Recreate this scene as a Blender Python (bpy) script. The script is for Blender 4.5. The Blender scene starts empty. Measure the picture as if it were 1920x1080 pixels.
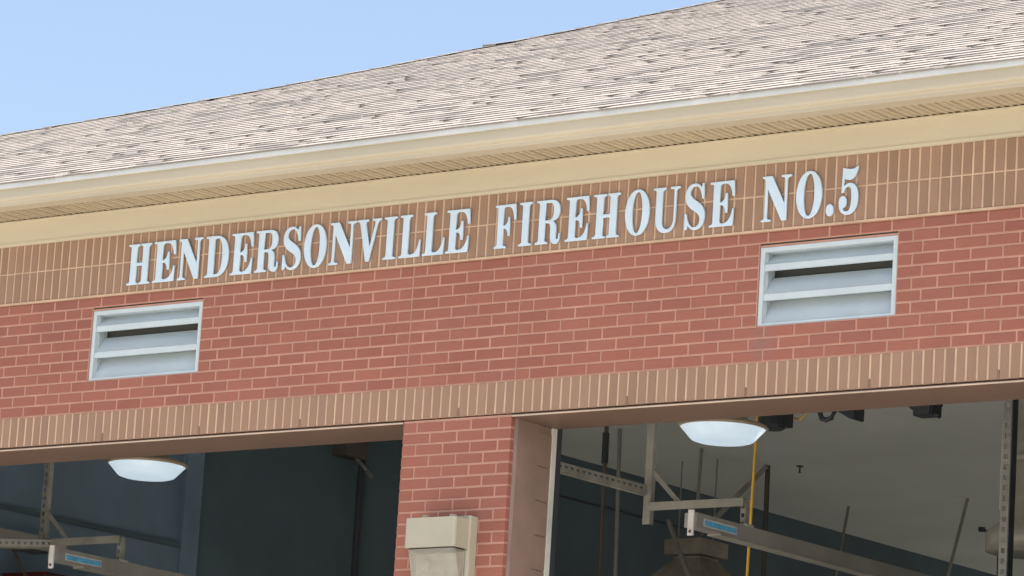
import bpy, bmesh, math, random
from mathutils import Vector, Matrix
random.seed(5)
R = math.radians
scene = bpy.context.scene
col = scene.collection
G = 5.3                                   # height of the bay-door heads above the ground

# ------------------------------------------------------------------ camera
YAW, PIT, ROL = .6589, .2017, .0620
fw = Vector((-math.sin(YAW)*math.cos(PIT), math.cos(YAW)*math.cos(PIT), math.sin(PIT)))
rt = Vector((math.cos(YAW), math.sin(YAW), 0)); up = rt.cross(fw)
r2 = rt*math.cos(ROL)+up*math.sin(ROL); u2 = up*math.cos(ROL)-rt*math.sin(ROL)
cam = bpy.data.cameras.new('camera'); camo = bpy.data.objects.new('camera', cam); col.objects.link(camo)
M = Matrix((r2, u2, -fw)).transposed().to_4x4(); M.translation = Vector((15.0512, -18.4692, -4.0188+G))
camo.matrix_world = M
cam.sensor_width = 36; cam.lens = 7623.19/1920*36; cam.clip_end = 3000; cam.clip_start = .1
scene.camera = camo
# ------------------------------------------------------------------ sky, sun, exposure
SUN_EL, SUN_FRONT = 60, 8                # degrees: elevation, and how far in front of the facade plane (from the right)
sd = Vector((math.cos(R(SUN_EL))*math.cos(R(SUN_FRONT)), -math.cos(R(SUN_EL))*math.sin(R(SUN_FRONT)), math.sin(R(SUN_EL))))
w = bpy.data.worlds.new('World'); scene.world = w; w.use_nodes = True
nt = w.node_tree; bg = nt.nodes['Background']
sk = nt.nodes.new('ShaderNodeTexSky'); sk.sky_type = 'NISHITA'; sk.sun_disc = False
sk.sun_elevation = R(SUN_EL); sk.sun_rotation = math.atan2(sd.x, sd.y)
sk.air_density = 1.0; sk.dust_density = 4.6; sk.ozone_density = 1.0
nt.links.new(sk.outputs[0], bg.inputs[0]); bg.inputs[1].default_value = .122
sl = bpy.data.lights.new('sun', 'SUN'); sl.energy = 4.6; sl.angle = R(.6); sl.color = (1, .95, .86)
so = bpy.data.objects.new('sun', sl); col.objects.link(so); so.location = (20, -10, 40)
so.rotation_euler = sd.to_track_quat('Z', 'Y').to_euler()
scene.view_settings.view_transform = 'Standard'; scene.view_settings.look = 'None'
scene.view_settings.exposure = 1.19; scene.view_settings.gamma = 1
scene.cycles.diffuse_bounces = 8; scene.cycles.max_bounces = 12

# ------------------------------------------------------------------ materials
def node(nt, t, **k):
    n = nt.nodes.new(t)
    for a, b in k.items(): setattr(n, a, b)
    return n
def mixrgb(nt, fac, a, b, mode='MIX'):
    n = node(nt, 'ShaderNodeMix', data_type='RGBA', blend_type=mode)
    for s, v in ((n.inputs[0], fac), (n.inputs[6], a), (n.inputs[7], b)):
        if hasattr(v, 'is_output'): nt.links.new(v, s)
        elif isinstance(v, tuple): s.default_value = v if len(v) == 4 else (*v, 1)
        else: s.default_value = v
    return n.outputs[2]
def math_(nt, op, a, b=0., c=None):
    n = node(nt, 'ShaderNodeMath', operation=op)
    for i, v in enumerate((a, b) if c is None else (a, b, c)):
        if hasattr(v, 'is_output'): nt.links.new(v, n.inputs[i])
        else: n.inputs[i].default_value = v
    return n.outputs[0]
def noise(nt, scale, detail=4, rough=.55, stretch=None):
    g = node(nt, 'ShaderNodeNewGeometry'); n = node(nt, 'ShaderNodeTexNoise')
    n.inputs['Scale'].default_value = scale; n.inputs['Detail'].default_value = detail; n.inputs['Roughness'].default_value = rough
    if stretch:
        m = node(nt, 'ShaderNodeMapping'); m.inputs['Scale'].default_value = stretch
        nt.links.new(g.outputs['Position'], m.inputs[0]); nt.links.new(m.outputs[0], n.inputs['Vector'])
    else: nt.links.new(g.outputs['Position'], n.inputs['Vector'])
    return n.outputs[0]
def ramp(nt, v, *stops):
    n = node(nt, 'ShaderNodeValToRGB'); e = n.color_ramp.elements
    while len(e) < len(stops): e.new(.5)
    for i, (p, c) in enumerate(stops): e[i].position = p; e[i].color = (*c, 1) if isinstance(c, tuple) else (c, c, c, 1)
    nt.links.new(v, n.inputs[0]); return n.outputs[0]
def newmat(name, rough=.8, metal=0., spec=.3):
    m = bpy.data.materials.new(name); m.use_nodes = True
    b = m.node_tree.nodes['Principled BSDF']
    b.inputs['Roughness'].default_value = rough; b.inputs['Metallic'].default_value = metal
    b.inputs['Specular IOR Level'].default_value = spec
    return m, m.node_tree, b
def bump(nt, b, h, strength=.3, dist=.002):
    n = node(nt, 'ShaderNodeBump'); n.inputs['Strength'].default_value = strength; n.inputs['Distance'].default_value = dist
    nt.links.new(h, n.inputs['Height']); nt.links.new(n.outputs[0], b.inputs['Normal'])
def plain(name, c, rough=.7, metal=0., spec=.3, var=.12, scale=3., streak=None, fine=60., bs=.15):
    m, nt, b = newmat(name, rough, metal, spec)
    n1 = noise(nt, scale, 5, .6, streak); n2 = noise(nt, fine, 3)
    d = tuple(x*(1-2*var) for x in c); l = tuple(min(1, x*(1+var)) for x in c)
    c1 = mixrgb(nt, ramp(nt, n1, (.3, 0.), (.7, 1.)), d, l)
    c2 = mixrgb(nt, math_(nt, 'MULTIPLY', n2, .25), c1, tuple(x*.7 for x in c))
    nt.links.new(c2, b.inputs['Base Color']); bump(nt, b, n2, bs)
    return m
def rnd(nt):
    o = node(nt, 'ShaderNodeObjectInfo'); a = node(nt, 'ShaderNodeAttribute', attribute_name='var')
    return math_(nt, 'FRACT', math_(nt, 'ADD', o.outputs['Random'], a.outputs['Fac']))
def brickmat(name, cols, stretch, stain=False):
    m, nt, b = newmat(name, .85, 0, .2)
    r = rnd(nt)
    base = ramp(nt, r, *[(i/(len(cols)-1), c) for i, c in enumerate(cols)])
    big = noise(nt, .9, 4, .6); fine = noise(nt, 90, 4, .65, stretch); mid = noise(nt, 14, 4)
    c = mixrgb(nt, ramp(nt, fine, (.3, .0), (.75, .55)), base, tuple(x*.68 for x in cols[0]))
    c = mixrgb(nt, ramp(nt, big, (.35, 0.), (.7, .28)), c, tuple(x*1.25+.01 for x in cols[-1]))
    c = mixrgb(nt, ramp(nt, mid, (.62, 0.), (.8, .3)), c, tuple(x*.6+.25*.3 for x in cols[0]))
    if stain:                                 # grey run-off smear under the corner of one louver
        g = node(nt, 'ShaderNodeNewGeometry'); mp = node(nt, 'ShaderNodeMapping'); mp.inputs['Location'].default_value = (-2.53*7, 0, -(G+.31)*4.5); mp.inputs['Scale'].default_value = (7, 1, 4.5)
        nt.links.new(g.outputs['Position'], mp.inputs[0]); ln = node(nt, 'ShaderNodeVectorMath', operation='LENGTH'); nt.links.new(mp.outputs[0], ln.inputs[0])
        k = math_(nt, 'MULTIPLY', ramp(nt, ln.outputs['Value'], (.1, 1.), (.7, 0.)), .45)
        c = mixrgb(nt, k, c, (.19, .13, .135))
    nt.links.new(c, b.inputs['Base Color']); bump(nt, b, fine, .5, .003)
    return m
MT = {}
MT['red'] = brickmat('red_brick', [(.245, .094, .070), (.276, .106, .078), (.292, .117, .086), (.252, .102, .080), (.302, .118, .084)], (1, 1, 2.2), True)
MT['tan'] = brickmat('brown_brick', [(.248, .158, .110), (.292, .184, .128), (.272, .166, .114), (.312, .198, .138), (.28, .180, .128)], (1, 1, 3.))
MT['mred'] = plain('pink_mortar', (.43, .236, .178), .95, var=.10, scale=5, fine=150, bs=.4)
MT['mtan'] = plain('tan_mortar', (.52, .372, .262), .95, var=.10, scale=5, fine=150, bs=.4)
MT['caulk'] = plain('grey_caulk', (.33, .235, .215), .7)
MT['cjoint'] = plain('dusty_pink_sealant', (.40, .215, .175), .9)
MT['weep'] = plain('weep_recess', (.23, .148, .105), .9)
MT['lintel'] = plain('brown_painted_steel', (.155, .100, .076), .5, spec=.4, var=.08, scale=1.5)
MT['lip'] = plain('lit_steel_edge', (.5, .39, .30), .6)  # paler colour paints the light caught along the lintel's front edge
MT['frieze'] = plain('tan_trim_metal', (.50, .448, .335), .5, spec=.35, var=.05, scale=1.2, streak=(.4, 1, 3))
MT['soffit'] = plain('tan_vinyl_soffit', (.43, .365, .265), .6, var=.06, scale=2)
MT['gutter'] = plain('cream_gutter_metal', (.43, .385, .295), .4, spec=.4, var=.05, scale=1.5, streak=(.5, 1, 4))
MT['drip'] = plain('white_drip_edge', (.53, .545, .535), .4, spec=.5, var=.05)
MT['alu'] = plain('pale_louver_aluminium', (.46, .535, .57), .42, spec=.5, var=.05, scale=4)
MT['letter'] = plain('silver_white_letter', (.505, .63, .74), .35, spec=.5, var=.04, scale=6)
MT['cmu'] = plain('brown_painted_block', (.245, .168, .135), .75, var=.07, scale=5, fine=200, bs=.5)
MT['seal'] = plain('pale_door_seal', (.55, .55, .50), .6)
MT['backmesh'] = plain('grey_insect_mesh', (.06, .062, .058), .8, fine=300)
MT['dimsteel'] = plain('dull_slotted_steel', (.17, .168, .155), .6)
MT['rod'] = plain('dusty_rod', (.26, .25, .23), .7)
MT['navy'] = plain('navy_wall_paint', (.082, .122, .148), .7, var=.12, scale=.7)
MT['slate'] = plain('slate_blue_lit_wall', (.17, .25, .34), .7, var=.15, scale=.8)  # lighter than navy: light falling on the front wall stretch is in the colour
MT['ceil'] = plain('off_white_ceiling', (.755, .785, .73), .9, var=.06, scale=.6)
MT['galv'] = plain('galvanised_steel', (.27, .265, .235), .5, metal=.2, var=.15, scale=6)
MT['steel'] = plain('bright_steel', (.44, .43, .40), .4, metal=.3, var=.12, scale=6)
MT['greyrail'] = plain('grey_rail_metal', (.27, .265, .25), .5, metal=.2, var=.1)
MT['dark'] = plain('dark_painted_metal', (.035, .042, .05), .5)
MT['brownpipe'] = plain('brown_pipe', (.085, .072, .062), .6)
MT['whiteplate'] = plain('off_white_plate', (.52, .51, .48), .5, var=.12, scale=12)
MT['blue'] = plain('blue_sticker', (.10, .36, .62), .4, var=.15, scale=20)
MT['yellow'] = plain('yellow_cord', (.62, .38, .05), .5)
MT['beige'] = plain('beige_powder_coat', (.36, .34, .265), .45, spec=.4, var=.04, scale=5)
MT['hood'] = plain('dusty_beige_sheet_metal', (.30, .27, .22), .6, var=.2, scale=4)
MT['redpaint'] = plain('red_paint', (.13, .025, .022), .4)
MT['rim'] = plain('tan_lamp_rim', (.36, .29, .20), .5)
MT['shell'] = plain('plain_wall', (.35, .2, .16), .9)
MT['floor'] = plain('sealed_concrete_floor', (.30, .29, .27), .5, var=.12, scale=.8)
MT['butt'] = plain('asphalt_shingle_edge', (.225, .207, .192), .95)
def shinglemat():
    m, nt, b = newmat('weathered_shingle', .95, 0, .15)
    r = rnd(nt); big = noise(nt, .55, 3, .6); grain = noise(nt, 160, 3)
    k = math_(nt, 'ADD', r, math_(nt, 'MULTIPLY', math_(nt, 'SUBTRACT', big, .5), .55))
    c = ramp(nt, k, (0., (.322, .292, .268)), (.40, (.305, .277, .256)), (.60, (.285, .26, .242)), (.78, (.235, .217, .205)), (.95, (.145, .138, .134)))
    c = mixrgb(nt, math_(nt, 'MULTIPLY', grain, .3), c, (.20, .18, .165))
    nt.links.new(c, b.inputs['Base Color']); bump(nt, b, grain, .6, .003)
    return m
MT['shingle'] = shinglemat()
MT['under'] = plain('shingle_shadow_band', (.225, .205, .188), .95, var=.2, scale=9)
def emit(name, c, s):
    m, nt, b = newmat(name, .25, 0, .5); n = noise(nt, 45, 3)
    b.inputs['Base Color'].default_value = (.25, .28, .3, 1)
    nt.links.new(mixrgb(nt, ramp(nt, n, (.35, 0.), (.7, 1.)), tuple(x*.95 for x in c), c), b.inputs['Emission Color'])
    b.inputs['Emission Strength'].default_value = s; return m
MT['lamp'] = emit('lit_prismatic_lens', (.72, .88, 1.), .30)
def glassmat():
    m, nt, b = newmat('prismatic_glass', .1, 0, .5); n = noise(nt, 16, 3)
    nt.links.new(mixrgb(nt, n, (.66, .64, .56), (.78, .72, .60)), b.inputs['Base Color'])
    wv = node(nt, 'ShaderNodeTexWave', bands_direction='X'); wv.inputs['Scale'].default_value = 60
    g = node(nt, 'ShaderNodeNewGeometry'); nt.links.new(g.outputs['Position'], wv.inputs[0])
    bump(nt, b, wv.outputs[1], .25, .002); b.inputs['Transmission Weight'].default_value = .8; return m
MT['glass'] = glassmat()

# ------------------------------------------------------------------ mesh helpers (facade coordinates: z = 0 is the bay-door head)
class MB:
    def __init__(s): s.v = []; s.f = []; s.m = []; s.a = []
    def quad(s, *p, m=0, a=0.):
        k = len(s.v); s.v += [tuple(q) for q in p]; s.f.append(tuple(range(k, k+len(p)))); s.m.append(m); s.a.append(a); return s
    def box(s, x0, x1, y0, y1, z0, z1, m=0, a=0.):
        k = len(s.v); s.v += [(x, y, z) for x in (x0, x1) for y in (y0, y1) for z in (z0, z1)]
        for f in ((0, 1, 3, 2), (4, 6, 7, 5), (0, 4, 5, 1), (2, 3, 7, 6), (0, 2, 6, 4), (1, 5, 7, 3)):
            s.f.append(tuple(k+i for i in f)); s.m.append(m); s.a.append(a)
        return s
    def prism(s, prof, x0, x1, m=0, close=True):         # (y,z) profile extruded along x
        k = len(s.v); n = len(prof)
        s.v += [(x0, y, z) for y, z in prof]+[(x1, y, z) for y, z in prof]
        for i in range(n if close else n-1):
            j = (i+1) % n; s.f.append((k+i, k+j, k+n+j, k+n+i)); s.m.append(m); s.a.append(0)
        if close:
            s.f.append(tuple(range(k+n-1, k-1, -1))); s.f.append(tuple(range(k+n, k+2*n))); s.m += [m, m]; s.a += [0, 0]
        return s
    def tube(s, pts, r, n=8, m=0, caps=True):
        pts = [Vector(p) for p in pts]; k = len(s.v)
        for i, p in enumerate(pts):
            d = (pts[min(i+1, len(pts)-1)]-pts[max(i-1, 0)]).normalized()
            a = d.orthogonal().normalized() if abs(d.z) > .95 else d.cross(Vector((0, 0, 1))).normalized(); b = d.cross(a)
            for j in range(n):
                t = 2*math.pi*j/n; s.v.append(tuple(p+(a*math.cos(t)+b*math.sin(t))*r))
        for i in range(len(pts)-1):
            for j in range(n):
                q = (j+1) % n; s.f.append((k+i*n+j, k+i*n+q, k+(i+1)*n+q, k+(i+1)*n+j)); s.m.append(m); s.a.append(0)
        if caps:
            s.f.append(tuple(k+j for j in range(n))[::-1]); s.f.append(tuple(k+(len(pts)-1)*n+j for j in range(n))); s.m += [m, m]; s.a += [0, 0]
        return s
    def lathe(s, prof, cx, cy, n=48, m=0):
        k = len(s.v)
        for r, z in prof: s.v += [(cx+r*math.cos(2*math.pi*j/n), cy+r*math.sin(2*math.pi*j/n), z) for j in range(n)]
        for i in range(len(prof)-1):
            for j in range(n):
                q = (j+1) % n; s.f.append((k+i*n+j, k+i*n+q, k+(i+1)*n+q, k+(i+1)*n+j)); s.m.append(m); s.a.append(0)
        return s
    def bar(s, p, q, wd, ht, wdir=(1, 0, 0), m=0):       # rectangular bar from p to q
        p = Vector(p); q = Vector(q); d = (q-p).normalized(); a = Vector(wdir); a = (a-d*a.dot(d)).normalized(); b = d.cross(a)
        c = [a*(i*wd/2)+b*(j*ht/2) for i, j in ((-1, -1), (1, -1), (1, 1), (-1, 1))]
        k = len(s.v); s.v += [tuple(p+x) for x in c]+[tuple(q+x) for x in c]
        for f in ((0, 1, 5, 4), (1, 2, 6, 5), (2, 3, 7, 6), (3, 0, 4, 7), (3, 2, 1, 0), (4, 5, 6, 7)):
            s.f.append(tuple(k+i for i in f)); s.m.append(m); s.a.append(0)
        return s
    def perf(s, p, q, wd, wdir, ndir, pitch=.055, hole=.026, hw=.022, th=.003, flange=.04, m=0):   # slotted angle: face with real holes, and a flange
        p = Vector(p); q = Vector(q); L = (q-p).length; d = (q-p)/L; a = Vector(wdir); n_ = Vector(ndir)
        e = (wd-hw)/2
        for sgn in (-1, 1): s.bar(p+a*sgn*(wd-e)/2, q+a*sgn*(wd-e)/2, e, th, wdir, m)
        k = int(L/pitch); t = 0.
        for i in range(k+1):
            t0 = i*pitch+(hole if i else 0); t0 = max(0, i*pitch-pitch+hole) if i else 0
            t1 = min(L, i*pitch) if i else .004
            if t1 > t0: s.bar(p+d*t0, p+d*t1, hw+.002, th*.98, wdir, m)
        s.bar(p+a*(wd/2)+n_*flange/2, q+a*(wd/2)+n_*flange/2, th, flange, wdir, m)
        return s
    def build(s, name, mats, parent=None, smooth=False, origin=None):
        base = Vector(parent.get('_o', (0, 0, -G))) if parent is not None and '_o' in parent else Vector((0, 0, -G))
        o0 = base if origin is None else Vector(origin)
        me = bpy.data.meshes.new(name); me.from_pydata([tuple(Vector(v)-o0) for v in s.v], [], s.f)
        for t in (mats if isinstance(mats, (list, tuple)) else [mats]): me.materials.append(MT[t])
        me.polygons.foreach_set('material_index', s.m)
        if any(s.a):
            at = me.attributes.new('var', 'FLOAT', 'FACE'); at.data.foreach_set('value', s.a)
        bm = bmesh.new(); bm.from_mesh(me); bmesh.ops.recalc_face_normals(bm, faces=bm.faces); bm.to_mesh(me); bm.free()
        if smooth: me.polygons.foreach_set('use_smooth', [True]*len(me.polygons)); 
        ob = bpy.data.objects.new(name, me); col.objects.link(ob)
        if parent is not None: ob.parent = parent; ob['_o'] = tuple(o0); ob.location = o0-base
        else: ob['_o'] = tuple(o0); ob.location = o0+Vector((0, 0, G))
        return ob
def thing(name, label, cat, loc, group=None):
    o = bpy.data.objects.new(name, None); col.objects.link(o); o.location = Vector(loc)+Vector((0, 0, G)); o.empty_display_size = .1
    o['label'] = label; o['category'] = cat; o['_o'] = tuple(loc)
    if group: o['group'] = group
    return o
def tag(o, label, cat, group=None):
    o['label'] = label; o['category'] = cat
    if group: o['group'] = group
    return o
def place(name, me, parent, loc, rot=(0, 0, 0)):         # an object that shares mesh data, at a facade position
    o = bpy.data.objects.new(name, me); col.objects.link(o); o.parent = parent
    o.location = Vector(loc)-Vector(parent['_o']); o.rotation_euler = rot; return o

# ------------------------------------------------------------------ ground
g = MB().quad((-1500, -1500, -G), (1500, -1500, -G), (1500, 1500, -G), (-1500, 1500, -G)).build('ground', 'floor'); g['kind'] = 'structure'
MT['apron'] = plain('pale_concrete_apron', (.50, .48, .44), .85, var=.1, scale=.5)
g.data.materials.clear(); g.data.materials.append(plain('pale_concrete_paving', (.52, .49, .43), .9, var=.1, scale=.3))

# ------------------------------------------------------------------ the firehouse
FH = thing('firehouse', 'red brick firehouse with brown soldier courses, cream eaves and pale shingle roof', 'building', (0, 0, -G))
L, C = .2032, .2032/3
XL, XR = -9.9, 11.0
LOUV = [(-2.608, -1.676), (2.486, 3.395)]                # clear openings
LZ0, LZ1, WT = .4064, .8805, .9483
BAY = [(-4.27, 0.), (.8128, 5.08)]
D = .44                                                   # wall thickness at the heads
# mortar bodies
wall = MB()
wall.box(XL, XR, .0035, D, .2045, LZ0)
for a, b in ((XL, LOUV[0][0]), (LOUV[0][1], LOUV[1][0]), (LOUV[1][1], XR)): wall.box(a, b, .0035, D, LZ0, LZ1)
wall.box(XL, XR, .0035, D, LZ1, WT)
WALL = wall.build('brick_wall', 'mred', FH)
SOL = MB().box(XL, XR, .0035, D, .013, .2045).build('soldier_course', 'mtan', FH)
up_ = MB().box(XL, XR, -.0065, D, WT+.004, 1.62); up_.box(XL, XR, -.013, -.0067, WT-.003, WT+.010)
SOL2 = up_.build('soldier_course', 'mtan', FH)
PIER = MB().box(.003, .802, .0035, .070, -G, .002).build('brick_pier', 'mred', FH)
MB().box(XL, BAY[0][0], .007, D, -G, .002).box(BAY[1][1], XR, .007, D, -G, .002).build('side_wall', 'mred', FH)

def brick_mesh(wd, ht, dp=.05, j=0.):
    ch = .0028; x, z = wd/2, ht/2; rr = lambda: random.uniform(-j, j)
    o = [(-x, 0+ch, -z), (x, ch, -z), (x, ch, z), (-x, ch, z)]
    i = [(-x+ch+rr(), rr()*.4, -z+ch+rr()), (x-ch+rr(), rr()*.4, -z+ch+rr()), (x-ch+rr(), rr()*.4, z-ch+rr()), (-x+ch+rr(), rr()*.4, z-ch+rr())]
    b = [(px, dp, pz) for px, _, pz in o]
    v = o+i+b; f = [(4, 5, 6, 7)]
    for k in range(4):
        n = (k+1) % 4; f.append((k, n, 4+n, 4+k)); f.append((k, 8+k, 8+n, n))
    me = bpy.data.meshes.new('brick'); me.from_pydata(v, [], f); return me
cache = {}
def bricks_mesh(wd, ht, mat, dp=.05):
    key = (round(wd, 3), round(ht, 3), mat, dp, random.randrange(4))
    if key not in cache:
        me = brick_mesh(key[0], key[1], dp, .0012); me.materials.append(MT[mat]); cache[key] = me
    return cache[key]
def row_pieces(a, b, off):
    """running-bond pieces of one course between two ends; joints at k*L+off, odd ends made up of cut bricks"""
    ks = [k*L+off for k in range(int((a-off)/L)-2, int((b-off)/L)+3)]
    js = [x for x in ks if a+.004 < x < b-.004]
    e = [a]+js+[b]
    if len(e) > 3:
        if .02 < e[1]-e[0] < .43*L: e[1] = e[0]+.48*L
        if .02 < e[-1]-e[-2] < .43*L: e[-2] = e[-1]-.48*L
    return list(zip(e[:-1], e[1:]))
red = []                                                  # (x0, x1, z0, z1, parent)
for i in range(11):
    zt = WT-i*C; zb = zt-C; off = L/2 if i % 2 == 0 else 0.
    ends = [XL, 0., .8128, XR]
    segs = []
    for a, b in zip(ends[:-1], ends[1:]):
        cut = [l for l in LOUV if l[0] > a and l[1] < b] if 1 <= i <= 7 else []
        if cut: segs += [(a, cut[0][0]), (cut[0][1], b)]
        else: segs.append((a, b))
    for a, b in segs: red += [(x0, x1, zb, zt, WALL) for x0, x1 in row_pieces(a, b, off)]
for i in range(int(G/C)):
    zt = -.006-i*C; off = L/2 if i % 2 == 0 else 0.
    red += [(x0, x1, zt-C, zt, PIER) for x0, x1 in row_pieces(0, .8128, off)]
    for a, b in ((BAY[0][0]-.8128, BAY[0][0]), (BAY[1][1], BAY[1][1]+.8128)): red += [(x0, x1, zt-C, zt, None) for x0, x1 in row_pieces(a, b, a+off)]
inview = lambda x, z: -3.75+.0*z < x < 4.5 and z > -1.05
def sortkey(b): return -(b[0]+b[1])
vis = sorted([b for b in red if b[4] is WALL and inview((b[0]+b[1])/2, b[2])], key=sortkey)[:262]
vis += [b for b in red if b[4] is PIER and b[2] > -.99]
visset = set(id(b) for b in vis)
J = .0125
rest = {WALL: MB(), PIER: MB()}
def add_static(mb, x0, x1, z0, z1, y, dp=.05):
    ch = .0028; a = random.random(); yy = y+random.uniform(-.001, .001)
    i = [(x0+ch, yy, z0+ch), (x1-ch, yy, z0+ch), (x1-ch, yy, z1-ch), (x0+ch, yy, z1-ch)]
    o = [(x0, yy+ch, z0), (x1, yy+ch, z0), (x1, yy+ch, z1), (x0, yy+ch, z1)]
    bk = [(p[0], y+dp, p[2]) for p in o]
    mb.quad(*i, a=a)
    for k in range(4):
        n = (k+1) % 4; mb.quad(o[k], o[n], i[n], i[k], a=a); mb.quad(o[k], bk[k], bk[n], o[n], a=a)
for b in red:
    x0, x1, z0, z1, par = b
    pier = par is PIER
    gl = J/2; gr = J/2
    if pier and x0 < .001: gl = 0
    if pier and x1 > .812: gr = .008
    a, c2 = x0+gl, x1-gr
    zz0, zz1 = z0+J/2, z1-J/2
    if id(b) in visset:
        me = bricks_mesh(c2-a, zz1-zz0, 'red', .036 if pier else .05)
        place('brick', me, par, ((a+c2)/2, random.uniform(-.0015, .001), (zz0+zz1)/2), (random.gauss(0, .003), random.gauss(0, .004), random.gauss(0, .003)))
    else: add_static(rest[par or WALL], a, c2, zz0, zz1, 0.)
for par, mb in rest.items():
    o = mb.build('brick_field', 'red', par); o['kind'] = 'stuff'
S3 = L/3
def soldier(par, zb, zt, y, x_from, tall):
    mb = MB(); n0 = int(XL/S3)
    for k in range(n0, int(XR/S3)):
        x0, x1 = k*S3+.0066, (k+1)*S3-.0066; xc = (x0+x1)/2
        if x_from < xc < 4.62:
            place('soldier_brick', bricks_mesh(x1-x0, zt-zb, 'tan'), par, (xc, y+random.uniform(-.0015, .001), (zb+zt)/2), (random.gauss(0, .002), random.gauss(0, .003), random.gauss(0, .004)))
        else: add_static(mb, x0, x1, zb, zt, y)
    o = mb.build('soldier_brick_field', 'tan', par); o['kind'] = 'stuff'
soldier(SOL, .0095, .1985, 0., -3.75, 0)
soldier(SOL2, WT+.0125, 1.1475, -.010, -3.75, 0)
soldier(SOL2, 1.157, 1.357, -.010, .3, 0)
# control joints and weep holes
for x in (0., .8128):
    MB().box(x-.0045, x+.0045, .0018, .012, .2050, WT-.004).build('control_joint', 'cjoint', WALL)
for k in (-3, -2, -1, .5, 2, 3, 4, 5):
    x = k*.8128; MB().box(x-.0052, x+.0052, -.0005, .012, .008, .062).build('weep_hole', 'weep', SOL)
MB().box(XL, XR, .0015, .0033, .1990, .2040).build('mortar_line', 'mred', SOL)

# lintels, reveal of the pier, door seal
for a, b in ((BAY[0][0]-.1, -.001), (.8105, BAY[1][1]+.1)):
    l = MB().box(a, b, .0, D, -.013, .0015).build('lintel', 'lintel', FH)
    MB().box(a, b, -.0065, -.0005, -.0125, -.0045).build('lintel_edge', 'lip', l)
MB().box(.797, .806, .0375, .070, -G, -.014).build('expansion_joint', 'caulk', FH)
MB().box(.66, .808, .0705, .275, -G, -.014).build('jamb_plate', 'cmu', FH)
blk = MB().box(.66, .800, .2755, .400, -G, -.014).build('block_reveal', 'cmu', FH)
bmesh_ = bpy.data.meshes.new('block'); 
mb = MB().box(-.004, .004, -.061, .061, -.0975, .0975); bmesh_.from_pydata(mb.v, [], mb.f); bmesh_.materials.append(MT['cmu'])
for i in range(26): place('block', bmesh_, blk, (.8025, .3375, -.155-i*.2032))
MB().box(.775, .814, .4005, .440, -G, -.014).build('door_seal', 'seal', FH)
MB().box(.740, .806, .4405, .50, -G, .30).build('door_jamb_angle', 'dark', FH)

# louvers
def louver(a, b):
    x0, x1 = a+.004, b-.004; z0, z1 = LZ0+.003, .858; yf = .010
    fr = MB()
    fr.box(x0, x0+.027, yf, yf+.11, z0, z1).box(x1-.027, x1, yf, yf+.11, z0, z1)
    fr.box(x0+.027, x1-.027, yf+.001, yf+.11, z1-.026, z1).box(x0+.027, x1-.027, yf+.001, yf+.11, z0, z0+.014)
    fr.box(x0+.027, x0+.033, yf+.030, yf+.036, z0+.02, z1-.03)
    f = fr.build('louver_vent', 'alu', FH)
    MB().box(a+.002, b-.002, .008, .06, z1+.002, LZ1-.010).build('mortar_fill', 'mred', f)
    MB().box(a+.002, b-.002, .014, .06, LZ1-.0098, LZ1-.001).build('painted_shadow_gap', 'dark', f)  # dark strip paints the shade in the slit above the louver
    MB().box(a+.002, b-.002, .13, .14, LZ0, LZ1).build('dark_back', 'backmesh', f)
    xa, xb = x0+.0275, x1-.0275; t = .003
    for zl, zs, top in ((.725, .765, (.105, .842)), (.555, .595, (.10, .700)), (None, z0+.016, (.112, .60))):
        pr = [(yf+.014, zs), top, (top[0]+t, top[1]-t*.6), (yf+.014+t, zs-t*.8)]
        if zl is not None:
            pr = [(yf+.006, zl), (yf+.006, zs-.004), (yf+.012, zs), top, (top[0]+t, top[1]-t), (yf+.0145, zs-.006), (yf+.010, zs-.008), (yf+.010, zl+.003), (yf+.022, zl+.003), (yf+.022, zl)]
        MB().prism(pr, xa, xb).build('blade', 'alu', f)
for a, b in LOUV: louver(a, b)

# frieze, soffit, fascia, gutter
f = MB().box(XL, XR, -.032, -.0135, 1.352, 1.4985).build('frieze_board', 'frieze', FH)
MB().box(XL, XR, -.038, -.0135, 1.334, 1.3515).build('frieze_bead', 'frieze', f)
MB().box(XL, XR, -.048, -.0325, 1.489, 1.4965).build('soffit_channel', 'frieze', f)
SF = MB().box(XL-.3, XR+.3, -.318, -.0135, 1.509, 1.514).build('soffit', 'soffit', FH)
P = .1016
sp = [(0, .009), (.040, .009), (.044, 0), (.054, 0), (.058, .009), (P-.012, .009), (P-.008, 0), (P-.001, 0), (P, .009)]
def slat(mb, x):
    for (a, za), (b, zb) in zip(sp[:-1], sp[1:]): mb.quad((x+a, -.315, 1.4985+za), (x+b, -.315, 1.4985+zb), (x+b, -.0335, 1.4985+zb), (x+a, -.0335, 1.4985+za))
mb = MB(); slat(mb, 0); sm = bpy.data.meshes.new('soffit_slat'); sm.from_pydata([(x, y, z-1.4985) for x, y, z in mb.v], [], mb.f); sm.materials.append(MT['soffit'])
mb = MB()
for k in range(int(XL/P)-2, int(XR/P)+3):
    if -3.9 < k*P < 4.8: place('soffit_slat', sm, SF, (k*P, 0, 1.4985+random.uniform(-.0008, .0008)))
    else: slat(mb, k*P)
o = mb.build('soffit_slat_field', 'soffit', SF); o['kind'] = 'stuff'
MB().box(XL-.42, XR+.42, -.338, -.3155, 1.488, 1.608).build('fascia', 'gutter', FH)
gp = [(-.3385, 1.603), (-.3385, 1.486), (-.424, 1.486), (-.430, 1.489), (-.4315, 1.508), (-.434, 1.513), (-.448, 1.519), (-.456, 1.525), (-.459, 1.534), (-.460, 1.590), (-.466, 1.594), (-.468, 1.602), (-.466, 1.606), (-.458, 1.606), (-.452, 1.600), (-.452, 1.540), (-.448, 1.528), (-.426, 1.516), (-.424, 1.493), (-.345, 1.493), (-.345, 1.603)]
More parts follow.
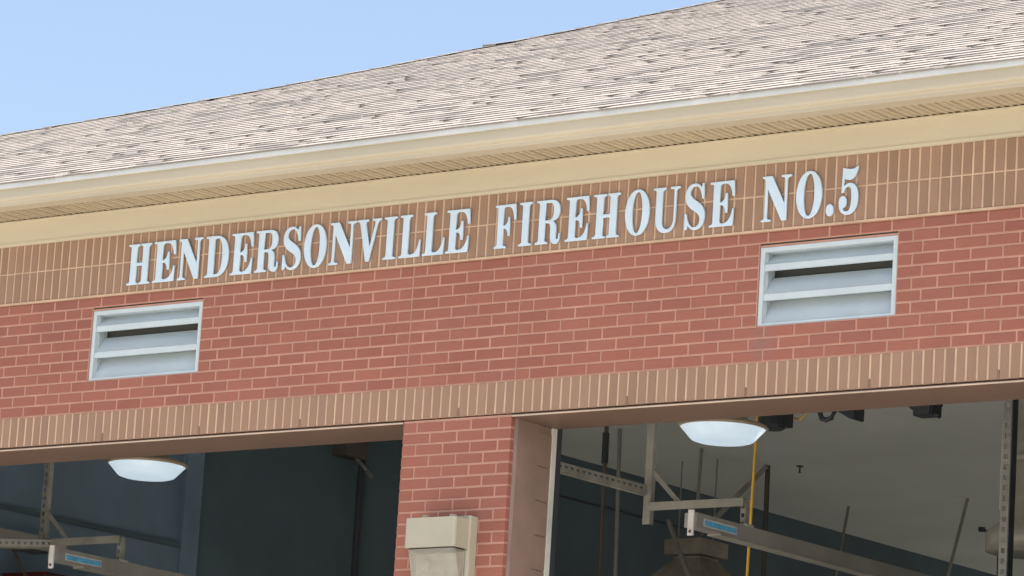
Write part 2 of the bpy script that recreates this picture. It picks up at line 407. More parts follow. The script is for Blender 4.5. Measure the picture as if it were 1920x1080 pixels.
gt = MB().prism(gp, XL-.44, XR+.44).build('gutter', 'gutter', FH)
MB().prism([(-.476, 1.5905), (-.476, 1.6235), (-.468, 1.6275), (-.40, 1.655), (-.40, 1.651), (-.4665, 1.6225), (-.4665, 1.6085), (-.470, 1.6065), (-.470, 1.5905)], XL-.45, XR+.45).build('drip_edge', 'drip', FH)

# roof: 5-in-12 hip roof
TH = math.atan(5/12); cs, sn = math.cos(TH), math.sin(TH)
Y0, Z0 = -.478, 1.618
def rp(x, v, w_): return (x, Y0+v*cs-w_*sn, Z0+v*sn+w_*cs)
HO = [(-.478, -9.86), (2.4, -10.1), (3.23, -10.08), (3.62, -9.66), (4.05, -9.37), (4.83, -9.32), (5.42, -9.48), (5.96, -9.57), (7.05, -9.9), (14, -10.2)]
def hipx(y):
    for (a, oa), (b, ob) in zip(HO[:-1], HO[1:]):
        if y <= b: return y+oa+(ob-oa)*max(0, (y-a))/(b-a)
    return y-10.2
RX = 11.44; YR = 10.4; VR = (YR-Y0)/cs
def rgtx(y): return RX-(y-Y0)
deck = MB()
n = 40
for i in range(n):
    va, vb = VR*i/n, VR*(i+1)/n; ya, yb = Y0+va*cs, Y0+vb*cs
    deck.quad(rp(hipx(ya), va, -.004), rp(rgtx(ya), va, -.004), rp(rgtx(yb), vb, -.004), rp(hipx(yb), vb, -.004))
    pa, pb = rp(hipx(ya), va, -.004), rp(hipx(yb), vb, -.004)
    deck.quad(pa, pb, (pb[0], 2*YR-pb[1], pb[2]), (pa[0], 2*YR-pa[1], pa[2]))
    pa, pb = rp(rgtx(ya), va, -.004), rp(rgtx(yb), vb, -.004)
    deck.quad(pa, pb, (pb[0], 2*YR-pb[1], pb[2]), (pa[0], 2*YR-pa[1], pa[2]))
deck.quad((hipx(Y0), 2*YR-Y0, Z0), (RX, 2*YR-Y0, Z0), (rgtx(YR), YR, Z0+VR*sn), (hipx(YR), YR, Z0+VR*sn))
ROOF = deck.build('roof', 'shingle', FH)
EXP = .1429
base = MB(); tabs = MB(); tmesh = {}
WID = (.11, .15, .20, .26, .32, .40)
def tab_shape(mb, x, v, wd, a):
    v += random.uniform(-.007, .004) if a else 0.
    t0, t1, w0, w1 = .011, .0140, .0045, .0080
    A, B_, C_, D_ = rp(x, v-.002, t1), rp(x+wd, v-.002, t1), rp(x+wd, v+EXP+.004, w1), rp(x, v+EXP+.004, w1)
    a0, b0, c0, d0 = rp(x, v-.002, t0-.006), rp(x+wd, v-.002, t0-.006), rp(x+wd, v+EXP+.004, w0-.004), rp(x, v+EXP+.004, w0-.004)
    mb.quad(A, B_, C_, D_, a=a); mb.quad(a0, b0, B_, A, m=1, a=a); mb.quad(b0, c0, C_, B_, m=1, a=a); mb.quad(d0, a0, A, D_, m=1, a=a)
for wd in WID:
    mb = MB(); tab_shape(mb, 0, 0, wd, 0); o0 = Vector(rp(0, 0, 0))
    me = bpy.data.meshes.new('shingle'); me.from_pydata([tuple(Vector(q)-o0) for q in mb.v], [], mb.f); me.materials.append(MT['shingle']); me.materials.append(MT['butt']); me.polygons.foreach_set('material_index', mb.m); tmesh[wd] = me
NC = int(VR/EXP); npart = 0
for i in range(NC):
    v = i*EXP; y = Y0+v*cs; x, xe = hipx(y)+.03, rgtx(y)-.03
    ye = Y0+(v+EXP)*cs
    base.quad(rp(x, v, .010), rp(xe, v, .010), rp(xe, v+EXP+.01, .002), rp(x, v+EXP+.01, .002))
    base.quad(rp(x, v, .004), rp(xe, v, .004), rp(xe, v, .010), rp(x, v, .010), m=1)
    x += random.uniform(0, .2)
    while x < xe-.45:
        wd = random.choice(WID); gap = random.choice((.003, .003, .003, .003, .003, .02, .06, .11))
        if i < 8 and -3.6 < x < 4.5 and npart < 300:
            place('shingle', tmesh[wd], ROOF, Vector(rp(x, v+random.uniform(-.007, .004), 0))+Vector((0, 0, random.uniform(0, .001)))); npart += 1
        else: tab_shape(tabs, x, v, wd, random.random())
        x += wd+gap
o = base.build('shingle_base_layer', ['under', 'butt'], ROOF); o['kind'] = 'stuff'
o = tabs.build('shingle_field', ['shingle', 'butt'], ROOF); o['kind'] = 'stuff'
# hip caps
mb = MB()
i = 0; v = 0.
capm = None
while v < VR-.2:
    y = Y0+v*cs; p = Vector(rp(hipx(y), v, .012)); y2 = Y0+(v+.22)*cs; q = Vector(rp(hipx(y2), v+.22, .010))
    h = .009; wdt = .13
    if 4.0 < y < 8:
        c = MB(); lift = .013 if abs(y-5.46) < .0717 else 0.
        for sgn, dv in ((1, Vector((1, -.0, -.0))), (-1, Vector((-.2, .9, -.35)))):
            dv = dv*wdt
            c.quad(p+Vector((0, 0, h+lift)), q+Vector((0, 0, .004)), q+dv+Vector((0, 0, .004)), p+dv+Vector((0, 0, h+lift*.6)))
            c.quad(p+Vector((0, 0, h+lift)), p+dv+Vector((0, 0, h+lift*.6)), p+dv+Vector((0, 0, h-.007)), p+Vector((0, 0, h-.007)), m=1)
        c.build('hip_cap', ['butt' if lift else 'shingle', 'butt'], ROOF)
    else:
        for dv in (Vector((1, 0, 0)), Vector((-.2, .9, -.35))):
            dv = dv*wdt
            mb.quad(p+Vector((0, 0, h)), q+Vector((0, 0, .004)), q+dv+Vector((0, 0, .004)), p+dv+Vector((0, 0, h)))
            mb.quad(p+Vector((0, 0, h)), p+dv+Vector((0, 0, h)), p+dv+Vector((0, 0, h-.007)), p+Vector((0, 0, h-.007)), m=1)
    v += .155
o = mb.build('hip_cap_field', ['shingle', 'butt'], ROOF); o['kind'] = 'stuff'

# building shell and bay interior
YB = 20.4; XI = -5.5; ZC = 1.56
sh = MB().box(XL, XL+.3, D, YB, -G, 1.6).box(XR-.3, XR, D, YB, -G, 1.6).box(XL, XR, YB, YB+.3, 0, 1.6)
for a, b in ((XL, BAY[0][0]), (0., .8128), (BAY[1][1], XR)): sh.box(a, b, YB, YB+.3, -G, -.001)   # unseen rear openings, added so daylight reaches the bays
sh.build('outer_wall', 'shell', FH)
MB().box(XI, XR-.3, D, YB, ZC, ZC+.05).build('ceiling', 'ceil', FH)
iw = MB().box(XI-.2, XI, 4.32, YB, -G, ZC)
IW = iw.build('bay_side_wall', 'navy', FH)
MB().box(XI-.2, XI+.05, 4.14, 4.33, -G, ZC-.002).build('pilaster', 'slate', IW)
MB().box(XI-.2, XI, D+.001, 4.14, .05, ZC-.004).box(XI-.2, XI+.03, D+.001, 4.139, -G, .05).build('wall_panel', 'slate', IW)
MB().box(XI, XI+.045, D+.002, 4.1395, .050, .085).build('wall_ledge', 'navy', IW)
bw = MB().box(XI, XR-.3, YB-.1, YB-.002, 0, ZC)
for a, b in ((XI, BAY[0][0]), (0., .8128), (BAY[1][1], XR-.3)): bw.box(a, b, YB-.1, YB-.002, -G, -.001)
bw.build('bay_back_wall', 'navy', FH)
MB().box(XR-.5, XR-.302, D, YB-.3, -G, ZC).build('bay_side_wall', 'navy', FH)
MB().box(XI, XR-.3, D+.002, YB-.3, -G+.002, -G+.012).build('bay_floor', 'floor', FH)
MB().box(XI, XR-.5, D+.003, D+.02, .012, ZC-.002).build('front_wall_lining', 'navy', FH)
MB().box(XI+.0005, XI+.012, 8.6, 19, 1.20, 1.212).build('conduit_line', 'dark', IW)

# ------------------------------------------------------------------ sign letters
def path(d):
    t = d.replace(',', ' ').split(); out = []; cur = []; i = 0; p = (0, 0); cmd = None
    while i < len(t):
        if t[i] in 'MLCZ': cmd = t[i]; i += 1
        if cmd == 'Z': out.append(cur); cur = []; continue
        if cmd in 'ML': p = (float(t[i]), float(t[i+1])); cur.append(p); i += 2
        elif cmd == 'C':
            a = [float(x) for x in t[i:i+6]]; i += 6; p0 = p
            for k in range(1, 9):
                s = k/8; q = 1-s
                cur.append((q**3*p0[0]+3*q*q*s*a[0]+3*q*s*s*a[2]+s**3*a[4], q**3*p0[1]+3*q*q*s*a[1]+3*q*s*s*a[3]+s**3*a[5]))
            p = (a[4], a[5])
    if cur: out.append(cur)
    return out
def ell(cx, cy, rx, ry, n=40): return [(cx+rx*math.copysign(abs(math.cos(2*math.pi*k/n))**.95, math.cos(2*math.pi*k/n)), cy+ry*math.sin(2*math.pi*k/n)) for k in range(n)]
GL = {
 'H': (72, path('M 0 0 L 35 0 L 35 5 C 29 5 28 7 28 12 L 28 46 L 45 46 L 45 12 C 45 7 44 5 38 5 L 38 0 L 72 0 L 72 5 C 66 5 64 7 64 12 L 64 88 C 64 93 66 95 72 95 L 72 100 L 38 100 L 38 95 C 44 95 45 93 45 88 L 45 54 L 28 54 L 28 88 C 28 93 29 95 35 95 L 35 100 L 0 100 L 0 95 C 7 95 9 93 9 88 L 9 12 C 9 7 7 5 0 5 Z')),
 'I': (37, path('M 0 0 L 37 0 L 37 5 C 30 5 28 7 28 12 L 28 88 C 28 93 30 95 37 95 L 37 100 L 0 100 L 0 95 C 7 95 9 93 9 88 L 9 12 C 9 7 7 5 0 5 Z')),
 'E': (66, path('M 0 0 L 63 0 L 66 38 L 61 38 C 58 18 50 7 36 7 C 31 7 28 9 28 14 L 28 47 C 36 47 41 42 42 29 L 48 29 L 48 73 L 42 73 C 41 60 36 54 28 54 L 28 87 C 28 92 30 94 34 94 L 38 94 C 51 94 58 84 60 65 L 66 65 L 65 100 L 0 100 L 0 95 C 7 95 9 93 9 88 L 9 12 C 9 7 7 5 0 5 Z')),
 'F': (66, path('M 0 0 L 38 0 L 38 5 C 30 5 28 7 28 12 L 28 45 C 36 45 41 40 42 27 L 48 27 L 48 71 L 42 71 C 41 58 36 52 28 52 L 28 87 C 28 92 30 94 34 94 L 38 94 C 51 94 58 84 60 63 L 66 63 L 65 100 L 0 100 L 0 95 C 7 95 9 93 9 88 L 9 12 C 9 7 7 5 0 5 Z')),
 'L': (66, path('M 0 0 L 63 0 L 66 40 L 61 40 C 57 18 50 7 37 7 C 31 7 28 9 28 14 L 28 88 C 28 93 30 95 37 95 L 37 100 L 0 100 L 0 95 C 7 95 9 93 9 88 L 9 12 C 9 7 7 5 0 5 Z')),
 'N': (83, path('M 0 0 L 28 0 L 28 5 C 20 5 17 7 17 13 L 17 70 L 58 0 L 72 0 L 72 88 C 72 93 75 95 83 95 L 83 100 L 54 100 L 54 95 C 62 95 65 93 65 87 L 65 39 L 29 100 L 0 100 L 0 95 C 6 95 9 92 9 88 L 9 12 C 9 7 7 5 0 5 Z')),
 'D': (72, path('M 0 0 L 33 0 C 58 0 72 20 72 50 C 72 80 58 100 33 100 L 0 100 L 0 95 C 7 95 9 93 9 88 L 9 12 C 9 7 7 5 0 5 Z M 28 12 L 28 88 C 28 92 30 93 34 93 C 47 93 52 78 52 50 C 52 22 47 7 34 7 C 30 7 28 8 28 12 Z')),
 'O': (68, [ell(34, 50, 34, 52), ell(34, 50, 13.5, 45.5)]),
 'R': (74, path('M 0 0 L 37 0 L 37 5 C 30 5 28 7 28 12 L 28 47 L 33 47 C 41 47 44 42 44 32 L 44 18 C 44 5 50 -2 60 -2 C 69 -2 74 5 74 17 L 74 22 L 69 22 L 69 17 C 69 11 68 9 66 9 C 63 9 62 13 62 20 L 62 30 C 62 42 59 48 51 51 C 64 54 71 62 71 75 C 71 92 61 100 42 100 L 0 100 L 0 95 C 7 95 9 93 9 88 L 9 12 C 9 7 7 5 0 5 Z M 28 54 L 28 93 L 38 93 C 48 93 52 88 52 74 C 52 60 48 54 38 54 Z')),
 'S': (60, path('M 1 0 L 7 0 L 11 9 C 16 2 22 -2 31 -2 C 48 -2 60 10 60 29 C 60 45 51 53 38 61 C 26 68 16 73 16 82 C 16 90 22 95 29 95 C 40 95 47 84 50 66 L 56 66 L 56 101 L 50 101 L 47 93 C 42 99 36 102 28 102 C 12 102 1 91 1 74 C 1 58 10 50 24 42 C 37 35 45 30 45 20 C 45 11 38 5 30 5 C 19 5 10 16 7 36 L 1 36 Z')),
 'V': (76, path('M 32 0 L 42 0 L 64 86 C 66 93 69 95 76 95 L 76 100 L 47 100 L 47 95 C 55 95 58 93 56 86 L 43 36 L 29 86 C 27 93 29 95 36 95 L 36 100 L 0 100 L 0 95 C 6 95 8 93 10 86 Z')),
 'U': (78, path('M 0 100 L 0 95 C 7 95 9 93 9 88 L 9 30 C 9 10 20 -2 38 -2 C 57 -2 68 10 68 30 L 68 88 C 68 93 71 95 78 95 L 78 100 L 50 100 L 50 95 C 58 95 61 93 61 88 L 61 30 C 61 15 54 7 44 7 C 33 7 28 15 28 30 L 28 88 C 28 93 30 95 37 95 L 37 100 Z')),
 '5': (58, path('M 7 46 L 14 46 C 17 55 21 59 26 59 C 35 59 37 50 37 32 C 37 14 33 6 24 6 C 18 6 14 9 14 13 C 20 15 24 20 24 27 C 24 35 19 40 12 40 C 5 40 0 34 0 24 C 0 8 10 -2 26 -2 C 46 -2 58 12 58 34 C 58 54 48 67 33 67 C 25 67 20 65 15 61 L 15 76 C 22 73 30 72 36 74 C 46 77 53 86 57 104 C 50 99 44 97 36 97 C 27 97 17 99 9 101 Z')),
 '.': (22, [ell(11, 12, 11, 13.5, 24)]),
}
TXT = [('H', -2.294, -2.099), ('E', -2.076, -1.891), ('N', -1.867, -1.667), ('D', -1.64, -1.448), ('E', -1.429, -1.25), ('R', -1.229, -1.041), ('S', -1.009, -0.861), ('O', -0.838, -0.659), ('N', -0.635, -0.429), ('V', -0.425, -0.236), ('I', -0.214, -0.115), ('L', -0.09, 0.077), ('L', 0.092, 0.258), ('E', 0.266, 0.441), ('F', 0.63, 0.786), ('I', 0.811, 0.904), ('R', 0.934, 1.114), ('E', 1.151, 1.316), ('H', 1.346, 1.536), ('O', 1.575, 1.748), ('U', 1.771, 1.957), ('S', 1.993, 2.135), ('E', 2.166, 2.335), ('N', 2.519, 2.715), ('O', 2.75, 2.922), ('.', 2.951, 3.002), ('5', 3.034, 3.161)]
SG = thing('building_sign', 'pale silver serif letters reading HENDERSONVILLE FIREHOUSE NO.5 on brown brick band', 'sign', (.43, -.02, .99))
CAP = .264/100
for ch, xa, xb in TXT:
    wd, cs_ = GL[ch]; k = (xb-xa)/wd
    cu = bpy.data.curves.new('letter', 'CURVE'); cu.dimensions = '2D'; cu.fill_mode = 'BOTH'; cu.extrude = .0045; cu.bevel_depth = .0025; cu.bevel_resolution = 1; cu.offset = -.0034
    for pts in cs_:
        s = cu.splines.new('POLY'); s.points.add(len(pts)-1); s.use_cyclic_u = True
        for q, (px, py) in zip(s.points, pts): q.co = (px*k, py*CAP, 0, 1)
    tmp = bpy.data.objects.new('tmp', cu); col.objects.link(tmp)
    dg = bpy.context.evaluated_depsgraph_get(); dg.update()
    me = bpy.data.meshes.new_from_object(tmp.evaluated_get(dg)); bpy.data.objects.remove(tmp)
    me.materials.clear(); me.materials.append(MT['letter']); me.transform(Matrix.Rotation(math.pi/2, 4, 'X'))
    ob = place('letter', me, SG, (xa-.0187, -.0200, .9975+random.uniform(-.001, .001)), (0, random.gauss(0, .004), 0))

# ------------------------------------------------------------------ wall light on the pier
WLt = thing('wall_light', 'beige wall pack light with deep hood and glass lens on brick pier', 'wall light', (.41, -.05, -1.0))
def rbox(mb, x0, x1, y0, y1, z0, z1, c):                 # box with rounded (chamfered) vertical front edges
    pr = [(x0, y1), (x0, y0+c), (x0+c*.3, y0+c*.3), (x0+c, y0), (x1-c, y0), (x1-c*.3, y0+c*.3), (x1, y0+c), (x1, y1)]
    k = len(mb.v); n = len(pr)
    mb.v += [(x, y, z0) for x, y in pr]+[(x, y, z1) for x, y in pr]
    for i in range(n): mb.f.append((k+i, k+(i+1) % n, k+n+(i+1) % n, k+n+i)); mb.m.append(0); mb.a.append(0)
    mb.f.append(tuple(range(k, k+n))); mb.f.append(tuple(range(k+n, k+2*n))); mb.m += [0, 0]; mb.a += [0, 0]; return mb
rbox(MB(), .216, .606, -.072, -.002, -1.0, -.596, .012).build('housing', 'beige', WLt)
rbox(MB(), .226, .597, -.200, -.0725, -.792, -.618, .014).build('hood', 'beige', WLt)
ln = MB(); T = [(.238, -.0725), (.238, -.172), (.250, -.184), (.573, -.184), (.585, -.172), (.585, -.0725)]; Bm = [(.236, -.0725), (.236, -.125), (.248, -.137), (.575, -.137), (.587, -.125), (.587, -.0725)]
ln.v += [(x, y, -.800) for x, y in T]+[(x, y, -.962) for x, y in Bm]
for i in range(6): ln.f.append((i, (i+1) % 6, 6+(i+1) % 6, 6+i)); ln.m.append(0); ln.a.append(0)
ln.f.append((11, 10, 9, 8, 7, 6)); ln.m.append(0); ln.a.append(0)
ln.build('lens', 'glass', WLt)
MB().box(.25, .573, -.082, -.0735, -.95, -.81).build('reflector', 'whiteplate', WLt)
MB().box(.245, .578, -.18, -.0735, -.7995, -.7935).build('hood_gap_shade', 'dark', WLt)  # dark strip painting the shade between hood and lens
MB().lathe([(.001, -.84), (.028, -.85), (.036, -.88), (.028, -.91), (.001, -.92)], .34, -.10, 16).build('bulb', 'whiteplate', WLt, True)
for x in (.30, .50):
    MB().box(x-.028, x+.028, -.13, -.08, -.6175, -.607).box(x-.012, x+.018, -.12, -.09, -.607, -.590).build('clip', 'beige', WLt)

# ------------------------------------------------------------------ ceiling lights inside the bays
def ceiling_light(x, y, zr, label):
    t = thing('ceiling_light', label, 'ceiling light', (x, y, zr-.09), 'round ceiling lights in the bays')
    r = .272
    MB().lathe([(.001, zr-.086), (.10, zr-.0865), (.165, zr-.084), (.192, zr-.076), (.205, zr-.066), (.268, zr+.004), (.268, zr+.010)], x, y).build('lens', 'lamp', t, True)
    MB().lathe([(.269, zr-.002), (.281, zr+.002), (.283, zr+.014), (.262, zr+.028), (.16, zr+.06), (.10, zr+.16), (.09, zr+.24), (.001, zr+.245)], x, y).build('rim', 'rim', t, True)
    MB().tube([(x, y, zr+.24), (x, y, ZC)], .012).build('stem', 'galv', t)
    return t
ceiling_light(.885, 2.05, .265, 'round lit prismatic ceiling light in the bay with a yellow cord beside it')
ceiling_light(-3.93, 2.05, .262, 'round lit prismatic ceiling light in the bay with a slate blue wall behind')

# ------------------------------------------------------------------ rails, hangers and tracks
def rail(xr, y0, z0, label):                             # box rail running back into the bay
    t = thing('overhead_rail', label, 'rail', (xr, y0, z0), 'overhead rails in the bays')
    MB().box(xr-.045, xr+.045, y0+.05, y0+9, z0, z0+.088).build('rail_body', 'greyrail', t)
    MB().box(xr-.05, xr+.05, y0+.3, y0+9, z0-.012, z0-.001).build('rail_lip', 'galv', t)
    MB().box(xr+.022, xr+.062, y0-.012, y0+.0, z0-.058, z0+.095).build('end_plate', 'whiteplate', t)
    s = MB().box(xr+.0455, xr+.0475, y0+.12, y0+.47, z0+.016, z0+.062).build('sticker', 'whiteplate', t)
    MB().box(xr+.0478, xr+.0487, y0+.127, y0+.463, z0+.021, z0+.053).build('sticker_band', 'blue', s)
    MB().tube([(xr+.042, y0-.013, z0-.035), (xr+.042, y0-.0165, z0-.035)], .010, 12).build('bolt', 'brownpipe', t)
    return t
rail(1.357, 1.03, -.520, 'grey overhead rail with blue sticker hung from the bar nearest the brick pier')
rail(-3.72, .93, -.566, 'grey overhead rail with blue sticker beside the slotted silver track')
def frame(xh, yb, zlow, zbar, xr, zrail, label, slots=True):
    t = thing('hanging_support', label, 'hanger', (xh, yb, zlow), 'steel hanger frames in the bays')
    (MB().perf((xh, yb, zlow), (xh, yb, ZC), .05, (1, 0, 0), (0, 1, 0)) if slots else MB().box(xh-.025, xh+.025, yb-.0015, yb+.0015, zlow, ZC).box(xh+.0252, xh+.028, yb-.0015, yb+.04, zlow, ZC)).build('post', 'galv', t)
    MB().box(xh, xr+.02, yb-.025, yb+.002-.03+.02, zbar-.05, zbar).box(xh, xr+.02, yb-.024, yb+.03, zbar-.004, zbar-.0005).build('cross_bar', 'galv', t)
    MB().bar((xh+.02, yb+.012, zbar+.2), (xh+.235, yb+.012, zbar-.006), .03, .006, (1, 0, 1)).build('brace', 'galv', t)
    MB().perf((xr, yb+.01, zrail), (xr, yb+.01, zbar-.01), .035, (1, 0, 0), (0, 1, 0)).build('drop_strap', 'galv', t)
    MB().box(xr-.05, xr+.05, yb-.02, yb+.06, zrail-.003, zrail+.012).build('clamp', 'steel', t)
    return t
frame(.648, 1.613, -.393, -.262, 1.357, -.432, 'galvanised hanger frame with plain post and level arm in the bay with the yellow cord', False)
frame(-4.445, 1.60, -.300, -.305, -3.72, -.478, 'dull hanger frame with slotted post beside the slate blue wall')
def track(p, q, label, m):
    t = thing('door_track', label, 'track', p, 'slotted door tracks')
    MB().perf(p, q, .05, (0, 0, 1), (-1, 0, 0), .06, .03, .02).build('slotted_angle', m, t); 
    MB().bar(Vector(p)+Vector((-.02, 0, -.02)), Vector(q)+Vector((-.02, 0, -.02)), .035, .035, (1, 0, 0)).build('track_channel', 'galv', t)
    return t
track((.65, .45, -.180), (.65, 1.60, -.178), 'grey slotted door track running back from the brick pier jamb', 'galv')
track((-4.33, .60, -.470), (-4.33, 1.74, -.315), 'shiny slotted silver track in front of the slate blue wall', 'steel')
t = thing('slotted_hanger', 'tall slotted steel angle hanging from the ceiling beside a grey duct', 'hanger', (2.95, 2.0, -1.4))
MB().perf((2.95, 2.0, -1.4), (2.95, 2.0, ZC), .055, (1, 0, 0), (0, 1, 0), .062, .03, .024).build('slotted_angle', 'dimsteel', t)
MB().box(2.982, 2.99, 1.99, 2.05, -1.4, ZC).build('edge_flange', 'dark', t)
MB().box(2.895, 2.921, 2.03, 2.035, -.33, .19).build('splice_plate', 'greyrail', t)

# rods and pipes behind
def rod(name, p, q, r, m, label, cat='rod', group='rods hanging in the bay', sq=False):
    mb = MB()
    if sq: mb.bar(p, q, r*2, r*2)
    else: mb.tube([p, q], r)
    o = mb.build(name, m, None, origin=min((p, q), key=lambda a: a[2])); return tag(o, label, cat, group)
o = thing('support_pole', 'dark support pole with a thicker sleeve behind the slotted door track', 'pole', (-3.26, 6.5, -1.))
MB().tube([(-3.245, 6.5, -1.), (-3.281, 6.5, ZC)], .017).build('pole', 'brownpipe', o); MB().tube([(-3.276, 6.5, .98), (-3.279, 6.5, 1.22)], .027).build('sleeve', 'dark', o)
rod('hanger_rod', (-4.19, 8, -.2), (-4.243, 8, ZC), .016, 'rod', 'thin grey rod between the dark pole and the slotted post')
rod('hanger_rod', (-4.131, 9.0, 1.09), (-4.118, 9.0, ZC), .015, 'rod', 'short thin grey rod ending above the level arm of the hanger frame')
rod('pipe', (-4.03, 9.9, -.5), (-4.053, 9.9, ZC), .022, 'brownpipe', 'brown vertical pipe just beyond the yellow cord', 'pipe', 'pipes in the bay')
rod('diagonal_brace', (-5.30, 9.78, .395), (-3.984, 9.78, 1.535), .016, 'rod', 'long dark diagonal brace rising to the top of the brown pipe', 'brace', 'braces in the bay', True)
rod('hanger_rod', (-4.82, 12, 0.1), (-4.574, 12, ZC), .013, 'rod', 'faint brown rod hanging in front of the navy wall past the diagonal brace')
rod('hanger_rod', (-3.60, 11.9, .3), (-3.276, 11.9, ZC), .015, 'rod', 'dark leaning rod hanging from the ceiling near the gooseneck')
rod('diagonal_brace', (-4.0, 8.9, .25), (-4.35, 8.9, .95), .014, 'rod', 'thin faint strut slanting down below the grey rail', 'brace', 'braces in the bay', True)
sp_ = thing('sprinkler', 'small dark sprinkler head hanging from the pale ceiling', 'sprinkler', (-3.79, 9.99, ZC-.09))
MB().lathe([(.001, ZC-.001), (.032, ZC-.001), (.028, ZC-.010), (.007, ZC-.014), (.007, ZC-.05), (.013, ZC-.054), (.013, ZC-.06), (.001, ZC-.06)], -3.787, 9.99, 12).build('head', 'brownpipe', sp_)
gn = thing('gooseneck', 'thin bent gooseneck pipe against the ceiling beside the slotted hanger', 'pipe', (-2.41, 11, .7))
MB().tube([(-2.41, 11, .7), (-2.415, 11, .99), (-2.44, 11, 1.05), (-2.50, 11, 1.09), (-2.57, 11, 1.12)], .012).build('neck', 'brownpipe', gn); MB().lathe([(.001, 1.10), (.03, 1.105), (.03, 1.14), (.001, 1.145)], -2.585, 11, 10).build('tip', 'dark', gn)
MB().tube([(-2.41, 11, .7), (-2.41, 11, -.5)], .02).build('stem', 'brownpipe', gn)
yc = thing('power_cord', 'yellow power cord hanging straight down beside the round ceiling light', 'cord', (.48, 3, -1.5))
MB().tube([(.47, 3, -1.5), (.475, 3, -.5), (.492, 3, .45), (.50, 3, ZC)], .010, 8).build('cord', 'yellow', yc, True)
MB().tube([(.98, 2.7, .44), (1.02, 2.7, .425), (1.06, 2.7, .45), (1.09, 2.7, .52), (1.1, 2.7, ZC)], .006, 8).build('loop', 'yellow', yc, True)
# dark fixtures just behind the door head
t = thing('ceiling_fixture', 'black rounded ceiling fixture right beside the lit lamp', 'fixture', (.9, 2.6, .346), 'black fixtures hanging behind the door head')
rbox(MB(), .815, .985, 2.5, 2.68, .372, .56, .05).build('body', 'dark', t)
MB().lathe([(.001, .344), (.055, .346), (.072, .356), (.075, .373), (.001, .374)], .905, 2.58, 20).build('cap', 'dark', t); MB().tube([(.9, 2.6, .56), (.9, 2.6, ZC)], .02).build('stem', 'dark', t)
t = thing('ceiling_fixture', 'black horn shaped fixture with an open ring bracket behind the door head', 'fixture', (1.38, 2.6, .38), 'black fixtures hanging behind the door head')
MB().tube([(1.232, 2.6, .56), (1.236, 2.6, .44), (1.25, 2.6, .405), (1.285, 2.6, .393), (1.325, 2.6, .404), (1.342, 2.6, .44), (1.345, 2.6, .56)], .017, 8).build('ring', 'dark', t, True)
h = MB(); A = [(1.36, .455), (1.36, .50), (1.53, .53), (1.525, .378), (1.50, .380)]
h.v += [(x, 2.54, z) for x, z in A]+[(x, 2.66, z) for x, z in A]
for i in range(5): h.f.append((i, (i+1) % 5, 5+(i+1) % 5, 5+i)); h.m.append(0); h.a.append(0)
h.f += [(4, 3, 2, 1, 0), (5, 6, 7, 8, 9)]; h.m += [0, 0]; h.a += [0, 0]
h.build('horn', 'dark', t); MB().tube([(1.44, 2.6, .50), (1.44, 2.6, ZC)], .02).build('stem', 'dark', t); MB().bar((1.2, 2.6, .56), (1.46, 2.6, .56), .04, .02).build('bracket', 'dark', t)
t = thing('ceiling_fixture', 'black spotlight like fixture with a pointed flap near the tall slotted hanger', 'fixture', (2.0, 2.6, .37), 'black fixtures hanging behind the door head')
rbox(MB(), 1.95, 2.088, 2.52, 2.66, .376, .47, .04).build('body', 'dark', t)
h = MB().quad((1.86, 2.56, .466), (1.96, 2.56, .40), (1.96, 2.56, .47)).quad((1.86, 2.60, .466), (1.96, 2.60, .40), (1.96, 2.60, .47)); h.quad((1.86, 2.56, .466), (1.86, 2.60, .466), (1.96, 2.60, .40), (1.96, 2.56, .40)); h.quad((1.86, 2.56, .466), (1.86, 2.60, .466), (1.96, 2.60, .47), (1.96, 2.56, .47)); h.build('flap', 'dark', t)
MB().bar((2.06, 2.58, .39), (2.122, 2.58, .362), .03, .018, (0, 1, 0)).bar((2.05, 2.58, .45), (2.13, 2.58, .437), .05, .014, (0, 1, 0)).build('yoke', 'dark', t); MB().tube([(2.02, 2.6, .46), (2.02, 2.6, ZC)], .02).build('stem', 'dark', t)
# heater hood under the rail, duct, beam and housing low in the left bay
t = thing('heater_hood', 'dusty beige tapered heater hood hanging below the grey rail', 'heater', (-4.45, 9.5, .2))
h = MB(); q0 = [(-4.66, 9.3), (-4.28, 9.3), (-4.28, 9.7), (-4.66, 9.7)]; q1 = [(-4.60, 9.36), (-4.33, 9.36), (-4.33, 9.64), (-4.60, 9.64)]; q2 = [(-4.80, 9.1), (-4.10, 9.1), (-4.10, 9.9), (-4.80, 9.9)]
for za, zb, a, b in ((.86, .73, q0, q0), (.72, .70, q1, q1), (.70, .42, q1, q2), (.42, .2, q2, q2)):
    k = len(h.v); h.v += [(x, y, za) for x, y in a]+[(x, y, zb) for x, y in b]
    for i in range(4): h.f.append((k+i, k+(i+1) % 4, k+4+(i+1) % 4, k+4+i)); h.m.append(0); h.a.append(0)
    h.f += [(k, k+1, k+2, k+3), (k+4, k+5, k+6, k+7)]; h.m += [0, 0]; h.a += [0, 0]
h.build('hood', 'hood', t)
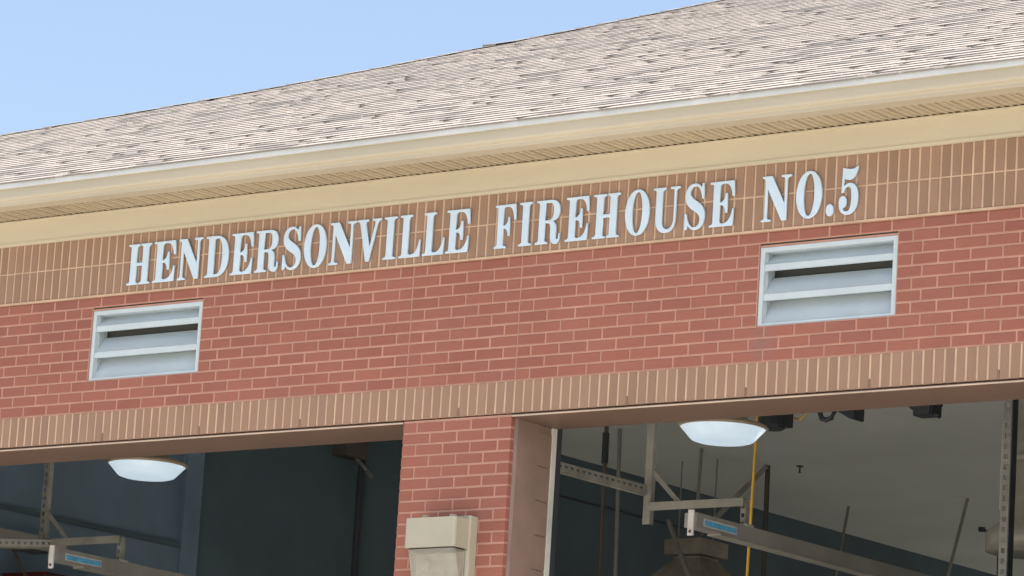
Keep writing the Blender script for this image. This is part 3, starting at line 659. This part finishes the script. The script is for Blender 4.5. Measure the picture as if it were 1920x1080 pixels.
MB().tube([(-4.66, 9.5, .86), (-4.66, 9.5, ZC)], .006).tube([(-4.30, 9.5, .86), (-4.30, 9.5, ZC)], .006).build('hanger', 'greyrail', t)
t = thing('duct', 'grey round vertical duct with flared lower end beside the slotted hanger', 'duct', (1.40, 5, -.1))
MB().lathe([(.001, -.1), (.34, -.1), (.34, .02), (.19, .16), (.19, ZC)], 1.43, 5, 28).build('pipe', 'galv', t, True); MB().lathe([(.195, .50), (.205, .50), (.205, .55), (.195, .55)], 1.43, 5, 28).build('band', 'greyrail', t, True)
t = tag(MB().box(-5.42, -5.20, .5, 2.55, -.235, -.135).build('cable_tray', 'greyrail', None, origin=(-5.3, .5, -.235)), 'grey boxed tray on the slate blue wall above the silver track', 'tray')
MB().box(-5.4695, -5.42, .9, .94, -.22, -.15).box(-5.4695, -5.42, 2.2, 2.24, -.22, -.15).build('bracket', 'greyrail', t)
t = thing('equipment_housing', 'dark equipment housing with a red top low behind the silver track', 'housing', (-5.05, 2.2, -1.6))
MB().box(-5.46, -4.70, 2.05, 2.9, -1.6, -.475).build('body', 'dark', t); rbox(MB(), -5.30, -4.86, 2.1, 2.5, -.4745, -.438, .03).build('top', 'redpaint', t)
MB().bar((-5.05, 1.95, -.30), (-4.88, 1.95, -.52), .02, .012, (0, 1, 0)).build('arm', 'brownpipe', t)
MB().box(-5.2, -4.8, 2.0, 2.05, -.62, -.55).build('face_plate', 'dark', t)
t = thing('conduit', 'dark conduit pipe with bracket on the navy wall beside the brick pier', 'conduit', (-5.44, 6.2, -1.))
MB().tube([(-5.44, 6.19, -1.), (-5.44, 6.19, ZC)], .03).build('pipe', 'dark', t)
MB().box(-5.499, -5.36, 5.88, 6.15, 1.05, 1.3).build('bracket_box', 'brownpipe', t)
MB().perf((-5.40, 5.78, 1.22), (-5.40, 6.28, .93), .03, (0, .5, .86), (-1, 0, 0), .12, .06, .012).build('slotted_brace', 'greyrail', t)
for ob in bpy.data.objects:
    if '_o' in ob: del ob['_o']
